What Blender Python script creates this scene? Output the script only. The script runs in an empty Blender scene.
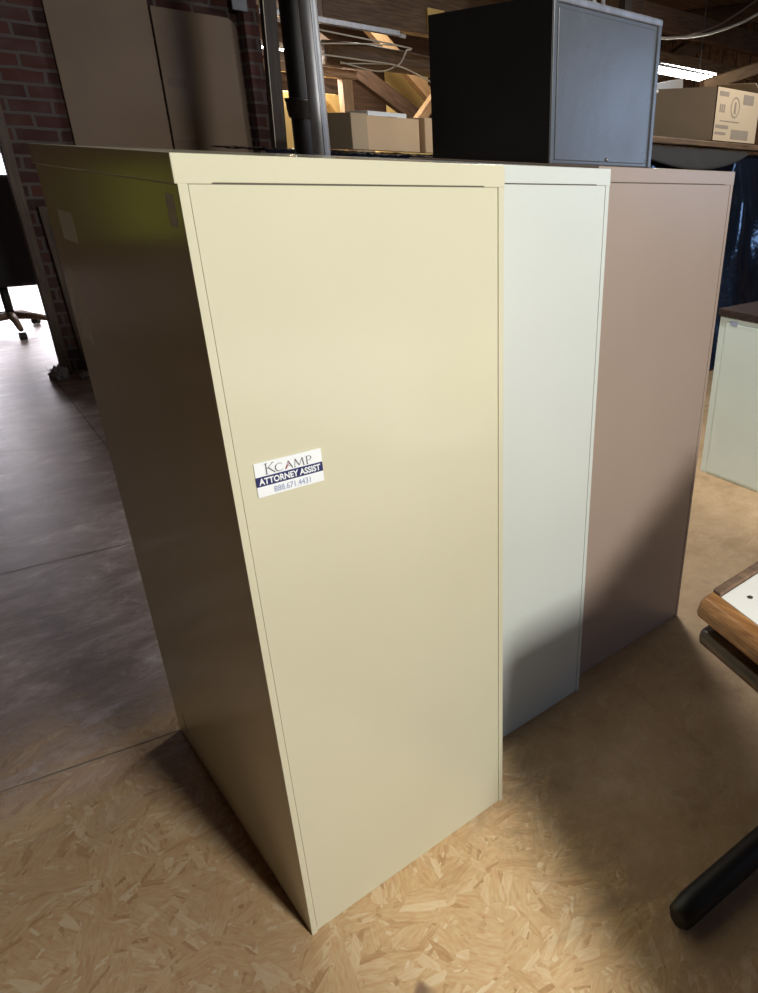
import bpy, bmesh, math, random
from mathutils import Vector, Matrix, Euler, noise
random.seed(7)
SC = bpy.context.scene
COL = SC.collection
PI = math.pi

# ------------------------------------------------------------------ materials
def nt_new(name):
    m = bpy.data.materials.new(name); m.use_nodes = True
    nt = m.node_tree; b = nt.nodes['Principled BSDF']
    return m, nt, b

def nd(nt, typ, **kw):
    n = nt.nodes.new(typ)
    for k, v in kw.items():
        if k.startswith('i_'):
            n.inputs[k[2:].replace('_', ' ')].default_value = v
        else:
            setattr(n, k, v)
    return n

def ramp(nt, fac, stops):
    r = nt.nodes.new('ShaderNodeValToRGB'); e = r.color_ramp.elements
    while len(e) > 1: e.remove(e[-1])
    e[0].position = stops[0][0]; e[0].color = (*stops[0][1], 1)
    for p, c in stops[1:]:
        x = e.new(p); x.color = (*c, 1)
    nt.links.new(fac, r.inputs[0]); return r

def paint(name, col, rough=.35, metallic=0, var=.06, scale=5, bump=.02, bscale=60, spec=.5, rvar=.0, stretch=(1, 1, 1), coat=0):
    m, nt, b = nt_new(name)
    tc = nd(nt, 'ShaderNodeTexCoord'); mp = nd(nt, 'ShaderNodeMapping'); mp.inputs['Scale'].default_value = stretch
    nt.links.new(tc.outputs['Object'], mp.inputs[0])
    n = nd(nt, 'ShaderNodeTexNoise', i_Scale=scale, i_Detail=5.0)
    nt.links.new(mp.outputs[0], n.inputs['Vector'])
    lo = tuple(c * (1 - var) for c in col); hi = tuple(min(1, c * (1 + var)) for c in col)
    r = ramp(nt, n.outputs['Fac'], [(.3, lo), (.7, hi)])
    nt.links.new(r.outputs[0], b.inputs['Base Color'])
    b.inputs['Roughness'].default_value = rough; b.inputs['Metallic'].default_value = metallic
    b.inputs['Specular IOR Level'].default_value = spec
    b.inputs['Coat Weight'].default_value = coat
    if rvar:
        mr = nd(nt, 'ShaderNodeMapRange'); mr.inputs['To Min'].default_value = rough - rvar; mr.inputs['To Max'].default_value = rough + rvar
        nt.links.new(n.outputs['Fac'], mr.inputs[0]); nt.links.new(mr.outputs[0], b.inputs['Roughness'])
    if bump:
        n2 = nd(nt, 'ShaderNodeTexNoise', i_Scale=bscale, i_Detail=3.0)
        nt.links.new(mp.outputs[0], n2.inputs['Vector'])
        bp = nd(nt, 'ShaderNodeBump'); bp.inputs['Strength'].default_value = bump; bp.inputs['Distance'].default_value = .01
        nt.links.new(n2.outputs['Fac'], bp.inputs['Height']); nt.links.new(bp.outputs[0], b.inputs['Normal'])
    return m

def wood(name, dark, light, scale=6, stretch=(1, 12, 12), rough=.6, bump=.15):
    m, nt, b = nt_new(name)
    tc = nd(nt, 'ShaderNodeTexCoord'); mp = nd(nt, 'ShaderNodeMapping'); mp.inputs['Scale'].default_value = stretch
    nt.links.new(tc.outputs['Object'], mp.inputs[0])
    n = nd(nt, 'ShaderNodeTexNoise', i_Scale=scale, i_Detail=6.0, i_Distortion=.6)
    nt.links.new(mp.outputs[0], n.inputs['Vector'])
    r = ramp(nt, n.outputs['Fac'], [(.3, dark), (.55, tuple((a + c) / 2 for a, c in zip(dark, light))), (.75, light)])
    nt.links.new(r.outputs[0], b.inputs['Base Color']); b.inputs['Roughness'].default_value = rough
    bp = nd(nt, 'ShaderNodeBump'); bp.inputs['Strength'].default_value = bump; bp.inputs['Distance'].default_value = .01
    nt.links.new(n.outputs['Fac'], bp.inputs['Height']); nt.links.new(bp.outputs[0], b.inputs['Normal'])
    return m

def emit(name, col, strength):
    m, nt, b = nt_new(name)
    b.inputs['Base Color'].default_value = (*col, 1)
    b.inputs['Emission Color'].default_value = (*col, 1); b.inputs['Emission Strength'].default_value = strength
    return m

def osb():
    m, nt, b = nt_new('osb_board')
    L = nt.links.new
    geo = nd(nt, 'ShaderNodeNewGeometry')
    def strands(scale, seed, stretch, sub):
        off = nd(nt, 'ShaderNodeMapping'); off.inputs['Location'].default_value = (seed, seed * .7, 0)
        L(geo.outputs['Position'], off.inputs[0])
        wn = nd(nt, 'ShaderNodeTexNoise', i_Scale=scale * 1.3, i_Detail=2.0); L(off.outputs[0], wn.inputs['Vector'])
        mx = nd(nt, 'ShaderNodeMix', data_type='VECTOR'); mx.inputs['Factor'].default_value = .10
        L(off.outputs[0], mx.inputs['A']); L(wn.outputs['Color'], mx.inputs['B'])
        v = nd(nt, 'ShaderNodeTexVoronoi', i_Scale=scale); v.voronoi_dimensions = '2D'; L(mx.outputs['Result'], v.inputs['Vector'])
        sep = nd(nt, 'ShaderNodeSeparateColor'); L(v.outputs['Color'], sep.inputs[0])
        ang = nd(nt, 'ShaderNodeMath', operation='MULTIPLY'); ang.inputs[1].default_value = 3.14; L(sep.outputs[0], ang.inputs[0])
        vr = nd(nt, 'ShaderNodeVectorRotate', rotation_type='Z_AXIS'); L(off.outputs[0], vr.inputs['Vector']); L(ang.outputs[0], vr.inputs['Angle'])
        st = nd(nt, 'ShaderNodeMapping'); st.inputs['Scale'].default_value = stretch; L(vr.outputs[0], st.inputs[0])
        v2 = nd(nt, 'ShaderNodeTexVoronoi', i_Scale=sub); v2.voronoi_dimensions = '2D'; L(st.outputs[0], v2.inputs['Vector'])
        s2 = nd(nt, 'ShaderNodeSeparateColor'); L(v2.outputs['Color'], s2.inputs[0])
        fn = nd(nt, 'ShaderNodeTexNoise', i_Scale=sub * 3, i_Detail=3.0); L(st.outputs[0], fn.inputs['Vector'])
        return s2, fn
    a, fa = strands(16, 0, (1, 4.5, 1), 14)
    c, fc = strands(24, 3.3, (1, 6, 1), 20)
    pick = nd(nt, 'ShaderNodeMath', operation='GREATER_THAN'); pick.inputs[1].default_value = .55; L(a.outputs[1], pick.inputs[0])
    ra = ramp(nt, a.outputs[0], [(0, (.60, .37, .18)), (.2, (.72, .49, .26)), (.75, (.76, .53, .29)), (1, (.86, .67, .42))])
    rc = ramp(nt, c.outputs[0], [(0, (.54, .33, .16)), (.12, (.70, .47, .245)), (.8, (.76, .54, .30)), (1, (.88, .70, .46))])
    mix = nd(nt, 'ShaderNodeMix', data_type='RGBA'); L(pick.outputs[0], mix.inputs['Factor']); L(ra.outputs[0], mix.inputs['A']); L(rc.outputs[0], mix.inputs['B'])
    # fine fibre
    fib = nd(nt, 'ShaderNodeMix', data_type='RGBA', blend_type='OVERLAY'); fib.inputs['Factor'].default_value = .45
    L(mix.outputs['Result'], fib.inputs['A']); L(fa.outputs['Fac'], fib.inputs['B'])
    # broad stain
    bn = nd(nt, 'ShaderNodeTexNoise', i_Scale=1.7, i_Detail=5.0, i_Roughness=.6); L(geo.outputs['Position'], bn.inputs['Vector'])
    rb = ramp(nt, bn.outputs['Fac'], [(.35, (.80, .77, .74)), (.6, (1, 1, 1))])
    mul = nd(nt, 'ShaderNodeMix', data_type='RGBA', blend_type='MULTIPLY'); mul.inputs['Factor'].default_value = .8
    L(fib.outputs['Result'], mul.inputs['A']); L(rb.outputs[0], mul.inputs['B'])
    # dark bark flecks
    fv = nd(nt, 'ShaderNodeTexNoise', i_Scale=9.0, i_Detail=2.0); 
    fm = nd(nt, 'ShaderNodeMapping'); fm.inputs['Scale'].default_value = (1.2, .5, 1); fm.inputs['Rotation'].default_value = (0, 0, .6)
    L(geo.outputs['Position'], fm.inputs[0]); L(fm.outputs[0], fv.inputs['Vector'])
    fr = ramp(nt, fv.outputs['Fac'], [(.70, (0, 0, 0)), (.74, (1, 1, 1))])
    fl = nd(nt, 'ShaderNodeMix', data_type='RGBA'); L(fr.outputs[0], fl.inputs['Factor']); L(mul.outputs['Result'], fl.inputs['A']); fl.inputs['B'].default_value = (.30, .19, .12, 1)
    # trodden grey dirt film plus painted shade on the aisle sheets (left of the cabinets, beyond the first joint)
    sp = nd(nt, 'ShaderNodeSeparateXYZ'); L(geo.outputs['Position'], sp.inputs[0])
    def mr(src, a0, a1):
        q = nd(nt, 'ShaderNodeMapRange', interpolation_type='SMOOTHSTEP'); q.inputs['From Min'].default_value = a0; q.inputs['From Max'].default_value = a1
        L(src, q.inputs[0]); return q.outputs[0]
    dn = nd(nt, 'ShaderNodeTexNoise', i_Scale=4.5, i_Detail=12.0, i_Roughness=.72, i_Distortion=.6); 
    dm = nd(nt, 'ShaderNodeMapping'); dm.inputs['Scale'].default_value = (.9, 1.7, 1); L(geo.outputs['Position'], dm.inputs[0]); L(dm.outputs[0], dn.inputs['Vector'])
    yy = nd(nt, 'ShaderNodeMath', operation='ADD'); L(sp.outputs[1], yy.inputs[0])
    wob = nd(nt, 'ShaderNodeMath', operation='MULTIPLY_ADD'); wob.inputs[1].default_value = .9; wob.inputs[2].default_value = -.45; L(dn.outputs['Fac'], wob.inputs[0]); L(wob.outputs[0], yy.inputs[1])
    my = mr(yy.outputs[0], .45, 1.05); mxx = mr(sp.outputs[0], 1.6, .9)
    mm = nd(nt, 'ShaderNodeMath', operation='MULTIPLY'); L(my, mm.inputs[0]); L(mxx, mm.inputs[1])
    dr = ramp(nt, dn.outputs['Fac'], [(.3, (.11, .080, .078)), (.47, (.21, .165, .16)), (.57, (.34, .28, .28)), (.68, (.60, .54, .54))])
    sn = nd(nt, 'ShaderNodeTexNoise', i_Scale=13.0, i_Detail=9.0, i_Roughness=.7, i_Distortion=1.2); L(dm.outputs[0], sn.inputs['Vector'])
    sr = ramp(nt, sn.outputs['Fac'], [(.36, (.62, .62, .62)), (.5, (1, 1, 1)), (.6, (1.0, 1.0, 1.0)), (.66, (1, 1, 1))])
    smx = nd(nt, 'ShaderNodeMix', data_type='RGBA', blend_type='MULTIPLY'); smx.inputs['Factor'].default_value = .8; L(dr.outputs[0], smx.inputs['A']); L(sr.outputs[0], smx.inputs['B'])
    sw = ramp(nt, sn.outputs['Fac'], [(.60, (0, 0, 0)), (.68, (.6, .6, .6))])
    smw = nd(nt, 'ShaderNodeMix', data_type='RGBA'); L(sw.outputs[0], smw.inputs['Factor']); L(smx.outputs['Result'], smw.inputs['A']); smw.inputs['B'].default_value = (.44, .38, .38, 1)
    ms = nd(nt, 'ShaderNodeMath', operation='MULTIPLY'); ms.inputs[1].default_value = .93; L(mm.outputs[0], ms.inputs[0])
    dirt_shade = nd(nt, 'ShaderNodeMix', data_type='RGBA'); L(ms.outputs[0], dirt_shade.inputs['Factor']); L(fl.outputs['Result'], dirt_shade.inputs['A']); L(smw.outputs['Result'], dirt_shade.inputs['B'])
    # smoother worn tan sheet on the right, thin film front left, both darkened with painted shade
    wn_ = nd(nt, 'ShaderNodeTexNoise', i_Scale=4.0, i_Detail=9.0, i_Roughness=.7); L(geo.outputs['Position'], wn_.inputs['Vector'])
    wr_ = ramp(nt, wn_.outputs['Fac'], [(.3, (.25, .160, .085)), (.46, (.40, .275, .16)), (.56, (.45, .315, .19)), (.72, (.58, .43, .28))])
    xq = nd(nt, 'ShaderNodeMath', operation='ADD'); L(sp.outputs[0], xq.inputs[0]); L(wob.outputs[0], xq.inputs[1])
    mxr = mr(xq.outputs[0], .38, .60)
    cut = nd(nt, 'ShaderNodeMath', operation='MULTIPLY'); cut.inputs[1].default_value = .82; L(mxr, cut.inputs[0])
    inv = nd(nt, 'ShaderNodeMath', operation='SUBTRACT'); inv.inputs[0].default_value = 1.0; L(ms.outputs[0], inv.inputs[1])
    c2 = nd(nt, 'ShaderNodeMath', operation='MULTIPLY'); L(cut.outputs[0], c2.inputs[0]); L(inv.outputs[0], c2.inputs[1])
    worn_shade = nd(nt, 'ShaderNodeMix', data_type='RGBA'); L(c2.outputs[0], worn_shade.inputs['Factor']); L(dirt_shade.outputs['Result'], worn_shade.inputs['A']); L(wr_.outputs[0], worn_shade.inputs['B'])
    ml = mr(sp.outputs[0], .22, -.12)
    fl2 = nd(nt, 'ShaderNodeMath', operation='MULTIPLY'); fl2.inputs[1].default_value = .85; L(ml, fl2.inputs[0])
    film_shade = nd(nt, 'ShaderNodeMix', data_type='RGBA', blend_type='MULTIPLY'); L(fl2.outputs[0], film_shade.inputs['Factor']); L(worn_shade.outputs['Result'], film_shade.inputs['A']); film_shade.inputs['B'].default_value = (.50, .49, .50, 1)
    L(film_shade.outputs['Result'], b.inputs['Base Color'])
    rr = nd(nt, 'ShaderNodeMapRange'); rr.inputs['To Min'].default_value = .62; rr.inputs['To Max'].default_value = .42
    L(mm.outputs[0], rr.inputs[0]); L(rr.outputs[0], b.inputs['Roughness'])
    bp = nd(nt, 'ShaderNodeBump'); bp.inputs['Strength'].default_value = .25; bp.inputs['Distance'].default_value = .004
    L(fib.outputs['Result'], bp.inputs['Height']); L(bp.outputs[0], b.inputs['Normal'])
    return m

def brick():
    m, nt, b = nt_new('old_brick'); L = nt.links.new
    geo = nd(nt, 'ShaderNodeNewGeometry')
    sp = nd(nt, 'ShaderNodeSeparateXYZ'); L(geo.outputs['Position'], sp.inputs[0])
    ad = nd(nt, 'ShaderNodeMath', operation='ADD'); L(sp.outputs[0], ad.inputs[0]); L(sp.outputs[1], ad.inputs[1])
    cb = nd(nt, 'ShaderNodeCombineXYZ'); L(ad.outputs[0], cb.inputs[0]); L(sp.outputs[2], cb.inputs[1])
    n = nd(nt, 'ShaderNodeTexNoise', i_Scale=7.0, i_Detail=5.0); L(cb.outputs[0], n.inputs['Vector'])
    mx = nd(nt, 'ShaderNodeMix', data_type='VECTOR'); mx.inputs['Factor'].default_value = .018; L(cb.outputs[0], mx.inputs['A']); L(n.outputs['Color'], mx.inputs['B'])
    br = nd(nt, 'ShaderNodeTexBrick'); L(mx.outputs['Result'], br.inputs['Vector'])
    br.inputs['Scale'].default_value = 1; br.inputs['Brick Width'].default_value = .21; br.inputs['Row Height'].default_value = .072; br.inputs['Mortar Size'].default_value = .009
    br.inputs['Color1'].default_value = (.085, .027, .022, 1); br.inputs['Color2'].default_value = (.035, .016, .015, 1); br.inputs['Mortar'].default_value = (.10, .085, .08, 1)
    r = ramp(nt, n.outputs['Fac'], [(.45, (0, 0, 0)), (.75, (.5, .5, .5))])
    mm = nd(nt, 'ShaderNodeMix', data_type='RGBA'); L(r.outputs[0], mm.inputs['Factor']); L(br.outputs['Color'], mm.inputs['A']); mm.inputs['B'].default_value = (.11, .085, .08, 1)
    L(mm.outputs['Result'], b.inputs['Base Color']); b.inputs['Roughness'].default_value = .9
    bp = nd(nt, 'ShaderNodeBump', invert=True); bp.inputs['Strength'].default_value = .8; bp.inputs['Distance'].default_value = .01
    L(br.outputs['Fac'], bp.inputs['Height']); L(bp.outputs[0], b.inputs['Normal'])
    return m

def boards():
    m, nt, b = nt_new('roof_boards'); L = nt.links.new
    geo = nd(nt, 'ShaderNodeNewGeometry')
    mp = nd(nt, 'ShaderNodeMapping'); mp.inputs['Scale'].default_value = (.6, 9, 9); L(geo.outputs['Position'], mp.inputs[0])
    n = nd(nt, 'ShaderNodeTexNoise', i_Scale=2.0, i_Detail=6.0); L(mp.outputs[0], n.inputs['Vector'])
    r = ramp(nt, n.outputs['Fac'], [(.3, (.045, .022, .012)), (.7, (.16, .085, .045))])
    w = nd(nt, 'ShaderNodeTexWave', wave_type='BANDS', bands_direction='Y', i_Scale=1.6); L(geo.outputs['Position'], w.inputs['Vector'])
    wr = ramp(nt, w.outputs['Fac'], [(0, (.1, .1, .1)), (.05, (1, 1, 1))])
    mu = nd(nt, 'ShaderNodeMix', data_type='RGBA', blend_type='MULTIPLY'); mu.inputs['Factor'].default_value = 1
    L(r.outputs[0], mu.inputs['A']); L(wr.outputs[0], mu.inputs['B']); L(mu.outputs['Result'], b.inputs['Base Color']); b.inputs['Roughness'].default_value = .85
    return m

BEIGE = (.645, .628, .475); 
M = dict(
    timberp=wood('post_timber', (.045, .030, .022), (.13, .09, .065)),
    timberpd=wood('dark_post_timber', (.015, .009, .006), (.05, .03, .02)),
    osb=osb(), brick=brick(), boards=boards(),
    beige=paint('beige_enamel', BEIGE, .17, var=.025, scale=2.5, bump=.008, bscale=90, rvar=.02),
    white=paint('white_enamel', (.66, .71, .68), .3, var=.02, scale=3, bump=.012, bscale=90),
    brown=paint('tan_enamel', (.38, .298, .245), .33, var=.03, scale=3, bump=.03, bscale=140),
    grey=paint('grey_enamel', (.105, .116, .136), .27, var=.08, scale=6, bump=.03, bscale=30, rvar=.08),
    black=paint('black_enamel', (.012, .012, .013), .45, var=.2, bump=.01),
    seam=paint('seam_gap', (.10, .09, .07), .8, bump=0),
    pale=paint('pale_enamel', (.72, .83, .78), .4, var=.02, bump=.01),
    slab=wood('dark_laminate', (.03, .02, .018), (.07, .05, .045), rough=.3, bump=.02),
    paper=paint('white_vinyl', (.88, .93, .97), .4, var=.01, bump=0),
    navy=paint('navy_print', (.025, .03, .13), .4, var=.02, bump=0),
    ink=paint('grey_ink', (.12, .12, .15), .5, var=.02, bump=0),
    inkpale=paint('pale_ink', (.36, .42, .60), .5, var=.02, bump=0),
    red=paint('red_ink', (.55, .05, .05), .5, var=.02, bump=0),
    tape=paint('clear_label_reflection', (.85, .90, .92), .45, var=.05, bump=.0),  # pale tone for side labels and for reflections painted beside them
    sheetboard=paint('hardboard', (.205, .150, .110), .8, var=.12, scale=1.6, bump=.05),
    carton=paint('cardboard', (.72, .53, .34), .85, var=.08, scale=3, bump=.03),
    cartonpale=paint('pale_cardboard', (.52, .41, .28), .85, var=.06, scale=3, bump=.03),
    yellow=paint('yellow_cardboard', (.80, .56, .20), .75, var=.05, scale=3, bump=.02),
    timber=wood('rough_timber', (.07, .038, .018), (.22, .13, .065)),
    timberdark=wood('dark_timber', (.035, .018, .010), (.12, .065, .035)),
    timberv=wood('upright_timber', (.10, .06, .04), (.26, .17, .11), stretch=(12, 12, 1)),
    timberdv=wood('dark_upright_timber', (.02, .011, .007), (.065, .035, .02), stretch=(12, 12, 1)),
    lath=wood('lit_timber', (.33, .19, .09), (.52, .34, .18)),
    oak=wood('oak_edging', (.16, .065, .018), (.52, .27, .10), scale=5, stretch=(14, 1.2, 14), rough=.35, bump=.05),
    galv=paint('galvanised_steel', (.42, .43, .46), .48, metallic=.8, var=.2, scale=9, stretch=(4, 4, .6), bump=.05),
    iron=paint('black_iron', (.016, .015, .015), .5, var=.2, bump=.1, bscale=40),
    plastic=paint('black_plastic_sheet', (.006, .009, .018),   .17, var=.3, bump=.25, bscale=20, spec=.9),
    felt=paint('grey_moving_blanket', (.022, .022, .024), .9, var=.2, bump=.1),
    fabric=paint('black_fabric', (.010, .010, .012), .85, var=.2, bump=.05),
    lime=paint('lime_fabric', (.50, .64, .02), .7, var=.05, bump=.05),
    greyfab=paint('grey_fabric', (.42, .42, .42), .8, var=.05, bump=.05),
    tabletop=paint('white_laminate', (.80, .82, .80), .3, var=.02, bump=.0),
    fixture=paint('white_fixture', (.66, .68, .70), .4, var=.03, bump=0),
    cable=paint('cream_cable', (.62, .58, .48), .5, var=.05, bump=0),
    rag=paint('grey_rag', (.36, .33, .34), .9, var=.3, scale=14, bump=.4, bscale=25),
    scuff=paint('scuff_mark', (.05, .04, .03), .5, bump=0),
    tube=emit('lit_tube', (1, .97, .90), 22.0),
    glass=emit('daylit_pane', (.82, .86, 1.0), 3.0),
)

M['plastic'].node_tree.nodes['Principled BSDF'].inputs['Specular Tint'].default_value = (.55, .75, 1, 1)
# ------------------------------------------------------------------ mesh helpers
def link(name, bm, mat, parent=None, smooth=False, bevel=0, loc=None, rot=None, seg=2):
    me = bpy.data.meshes.new(name); bmesh.ops.recalc_face_normals(bm, faces=bm.faces); bm.to_mesh(me); bm.free()
    o = bpy.data.objects.new(name, me); COL.objects.link(o)
    mats = mat if isinstance(mat, (list, tuple)) else [mat]
    for x in mats: me.materials.append(x)
    if smooth:
        for p in me.polygons: p.use_smooth = True
    if bevel:
        md = o.modifiers.new('bevel', 'BEVEL'); md.width = bevel; md.segments = seg; md.limit_method = 'ANGLE'; md.angle_limit = .6
    if parent: o.parent = parent
    if loc: o.location = loc
    if rot: o.rotation_euler = rot
    return o

def box(bm, x0, x1, y0, y1, z0, z1, mi=0, mat=None):
    vs = [bm.verts.new((x, y, z)) for x in (x0, x1) for y in (y0, y1) for z in (z0, z1)]
    if mat: 
        for v in vs: v.co = mat @ v.co
    for f in ((0, 1, 3, 2), (4, 6, 7, 5), (0, 4, 5, 1), (2, 3, 7, 6), (0, 2, 6, 4), (1, 5, 7, 3)):
        q = bm.faces.new([vs[i] for i in f]); q.material_index = mi
    return vs

def boxo(name, dims, mat, parent=None, bevel=.002, **kw):
    bm = bmesh.new(); box(bm, *dims); return link(name, bm, mat, parent, bevel=bevel, **kw)

def tube(bm, pts, r, n=12, cap=True):
    pts = [Vector(p) for p in pts]; rs = r if isinstance(r, (list, tuple)) else [r] * len(pts)
    rings = []; up = None
    for i, p in enumerate(pts):
        d = (pts[min(i + 1, len(pts) - 1)] - pts[max(i - 1, 0)]).normalized()
        if up is None:
            up = Vector((0, 0, 1)) if abs(d.z) < .9 else Vector((1, 0, 0))
        a = d.cross(up).normalized(); bb = a.cross(d).normalized(); up = bb
        rings.append([bm.verts.new(p + rs[i] * (math.cos(2 * PI * k / n) * a + math.sin(2 * PI * k / n) * bb)) for k in range(n)])
    for a, b_ in zip(rings, rings[1:]):
        for k in range(n): bm.faces.new((a[k], a[(k + 1) % n], b_[(k + 1) % n], b_[k]))
    if cap: bm.faces.new(rings[0][::-1]); bm.faces.new(rings[-1])

def beam_between(name, a, b, w, h, mat, parent=None, bevel=.006):
    """rectangular timber from a to b (centre line); origin at a"""
    a = Vector(a); b = Vector(b); d = b - a; L = d.length
    bm = bmesh.new(); n = 14
    secs = []
    for i in range(n + 1):
        x = L * i / n
        j = [noise.noise(Vector((x * 2, k * 3.1, a.x))) * .004 for k in range(4)]
        secs.append([bm.verts.new((x, sx * w / 2 + j[k], sz * h / 2 + j[(k + 1) % 4])) for k, (sx, sz) in enumerate(((-1, -1), (1, -1), (1, 1), (-1, 1)))])
    for s, t in zip(secs, secs[1:]):
        for k in range(4): bm.faces.new((s[k], s[(k + 1) % 4], t[(k + 1) % 4], t[k]))
    bm.faces.new(secs[0][::-1]); bm.faces.new(secs[-1])
    o = link(name, bm, mat, parent, bevel=bevel)
    x = d.normalized(); y = Vector((0, 0, 1)).cross(x)
    y = y.normalized() if y.length > .01 else Vector((0, 1, 0)); z = x.cross(y)
    o.rotation_euler = Matrix((x, y, z)).transposed().to_euler(); o.location = a
    return o

def empty(name, loc, rz=0):
    o = bpy.data.objects.new(name, None); COL.objects.link(o); o.location = loc; o.rotation_euler = (0, 0, rz); o.empty_display_size = .1
    return o

def tag(o, label, cat, group=None):
    o['label'] = label; o['category'] = cat
    if group: o['group'] = group
    return o

def struct(o): o['kind'] = 'structure'; return o

def text(name, s, size, mat, parent, mtx, bold=0, align='CENTER', sx=1):
    cu = bpy.data.curves.new(name, 'FONT'); cu.body = s; cu.size = size; cu.align_x = align; cu.offset = bold; cu.extrude = .0002; cu.resolution_u = 3
    t = bpy.data.objects.new(name, cu); COL.objects.link(t)
    bpy.context.view_layer.update()
    me = bpy.data.meshes.new_from_object(t.evaluated_get(bpy.context.evaluated_depsgraph_get()))
    bpy.data.objects.remove(t); me.name = name
    me.transform(mtx @ Matrix.Scale(sx, 4, (1, 0, 0)))
    me.materials.clear(); me.materials.append(mat)
    o = bpy.data.objects.new(name, me); COL.objects.link(o); o.parent = parent
    return o

# ------------------------------------------------------------------ setting
def grid(name, x0, x1, y0, y1, z, mat):
    bm = bmesh.new(); box(bm, x0, x1, y0, y1, z - .1, z)
    return struct(link(name, bm, mat))
XL, XR, YF, YB, ZC = -4.5, 8.0, -4.5, 9.5, 3.0
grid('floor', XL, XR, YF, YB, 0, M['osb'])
bm = bmesh.new(); box(bm, XL, XR, YF, YB, ZC, ZC + .08); struct(link('ceiling', bm, M['boards']))
bm = bmesh.new(); box(bm, XL - .12, XL, YF, YB, 0, ZC); struct(link('wall_left', bm, M['brick']))
bm = bmesh.new(); box(bm, XR, XR + .12, YF, YB, 0, ZC); struct(link('wall_right', bm, M['boards']))
bm = bmesh.new(); box(bm, XL, XR, YF - .12, YF, 0, ZC); struct(link('wall_front', bm, M['brick']))
# back wall with a window hole x .1..1.7, z .25..2.1
bm = bmesh.new()
box(bm, XL, .1, YB, YB + .12, 0, ZC); box(bm, 2.0, XR, YB, YB + .12, 0, ZC)
box(bm, .1, 2.0, YB, YB + .12, 0, .3); box(bm, .1, 2.0, YB, YB + .12, 2.1, ZC)
struct(link('wall_back', bm, M['brick']))
w = empty('window_1', (1.05, YB + .05, .3)); struct(w)
bm = bmesh.new()
for a in ((-.95, -.88, 0, 1.8), (.88, .95, 0, 1.8), (-.03, .03, 0, 1.8)): box(bm, a[0], a[1], -.04, .04, a[2], a[3])
for z in (0, .87, 1.74): box(bm, -.95, .95, -.035, .035, z, z + .06)
link('window_frame', bm, M['fixture'], w)
bm = bmesh.new(); box(bm, -.9, .9, .0, .01, .03, 1.77); link('window_pane', bm, M['glass'], w)

# floor sheet joints (thin dark grooves in the floor)
for i, (a, b) in enumerate((((-1.2, 1.96), (3.6, 1.40)), ((-1.4, .965), (-.003, .708)), ((.46, 4.6), (.33, 1.76)))):
    a = Vector((*a, .0006)); b = Vector((*b, .0006)); d = (b - a); L = d.length
    bm = bmesh.new(); n = 30; pr = None
    nrm = Vector((-d.y, d.x, 0)).normalized()
    for k in range(n + 1):
        p = a + d * k / n; wd = .0022 + .0014 * noise.noise(p * 7); off = noise.noise(p * 3) * .003
        c = (bm.verts.new(p + nrm * (wd + off)), bm.verts.new(p + nrm * (-wd + off)))
        if pr: bm.faces.new((pr[0], pr[1], c[1], c[0]))
        pr = c
    struct(link('trim_%d' % (i + 1), bm, M['seam']))

# brick chimney stack
bm = bmesh.new(); box(bm, .535, 2.02, 4.42, 4.56, 0, 2.8)
box(bm, 1.93, 2.02, 4.30, 4.42, 0, 2.8)
o = link('brick_pier', bm, M['brick']); tag(o, 'dark red brick pier behind the hardboard sheets at upper left', 'brickwork')

# hardboard sheets fixed to the chimney
def sheet(name, x0, x1, z1, label, rr, marks):
    t = empty(name, (x0, 4.385, .95)); tag(t, label, 'board', 'hardboard sheets on the brick pier')
    bm = bmesh.new(); W = x1 - x0; H = z1 - .95
    prof = [(0, 0), (W, 0)]
    if rr: prof += [(W - rr + rr * math.cos(q * PI / 12), H - rr + rr * math.sin(q * PI / 12)) for q in range(7)]
    else: prof += [(W, H)]
    prof += [(0, H)]
    f = [bm.verts.new((x, -.008, z)) for x, z in prof]; k = [bm.verts.new((x, .008, z)) for x, z in prof]
    bm.faces.new(f); bm.faces.new(k[::-1])
    for i in range(len(prof)):
        j = (i + 1) % len(prof); bm.faces.new((f[i], k[i], k[j], f[j]))
    link('panel', bm, M['sheetboard'], t, bevel=.003)
    for (mx, mz, mw, mh) in marks:
        boxo('tape_patch', (mx, mx + mw, -.0095, -.008, mz, mz + mh), M['tapebrown'], t, bevel=0)
M['tapebrown'] = paint('brown_tape', (.155, .105, .075), .6, var=.05, bump=0)
sheet('hardboard_sheet', .87, 1.40, 2.16, 'taupe hardboard sheet against the bricks, the left one of the two', 0, [])
sheet('hardboard_sheet', 1.412, 1.905, 2.065, 'taupe hardboard sheet with brown tape patches, the right one of the two', .06, [(.03, .70, .10, .055), (.0, .36, .15, .05)])

# uprights around the chimney
o = beam_between('wooden_post', (.53, 4.36, 0), (.53, 4.36, 2.8), .055, .055, M['timberp']); tag(o, 'weathered wooden post at the left corner of the brick pier', 'post')
o = beam_between('wooden_stud', (.655, 4.37, 0), (.625, 4.37, .98), .045, .045, M['timberp']); tag(o, 'short brown wooden stud leaning on the bricks beside the beige cabinet', 'stud')
o = beam_between('wooden_post', (1.84, 3.95, 0), (1.965, 3.95, 2.8), .067, .08, M['timberpd']); tag(o, 'dark square wooden post between hardboard sheets and black pipe', 'post')
bm = bmesh.new(); tube(bm, [(1.80, 3.90, 0), (1.853, 3.90, 1.3), (1.885, 3.90, 2.12), (1.90, 3.90, 2.9)], .003, 8)
o = link('hanging_cord', bm, M['cable'], smooth=True); tag(o, 'thin pale cord running down beside the dark post', 'cord')
o = boxo('metal_bracket', (1.86, 1.955, 4.283, 4.299, 2.10, 2.18), M['grey'], bevel=.004); tag(o, 'small grey metal bracket high on the brick corner', 'bracket')

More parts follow.
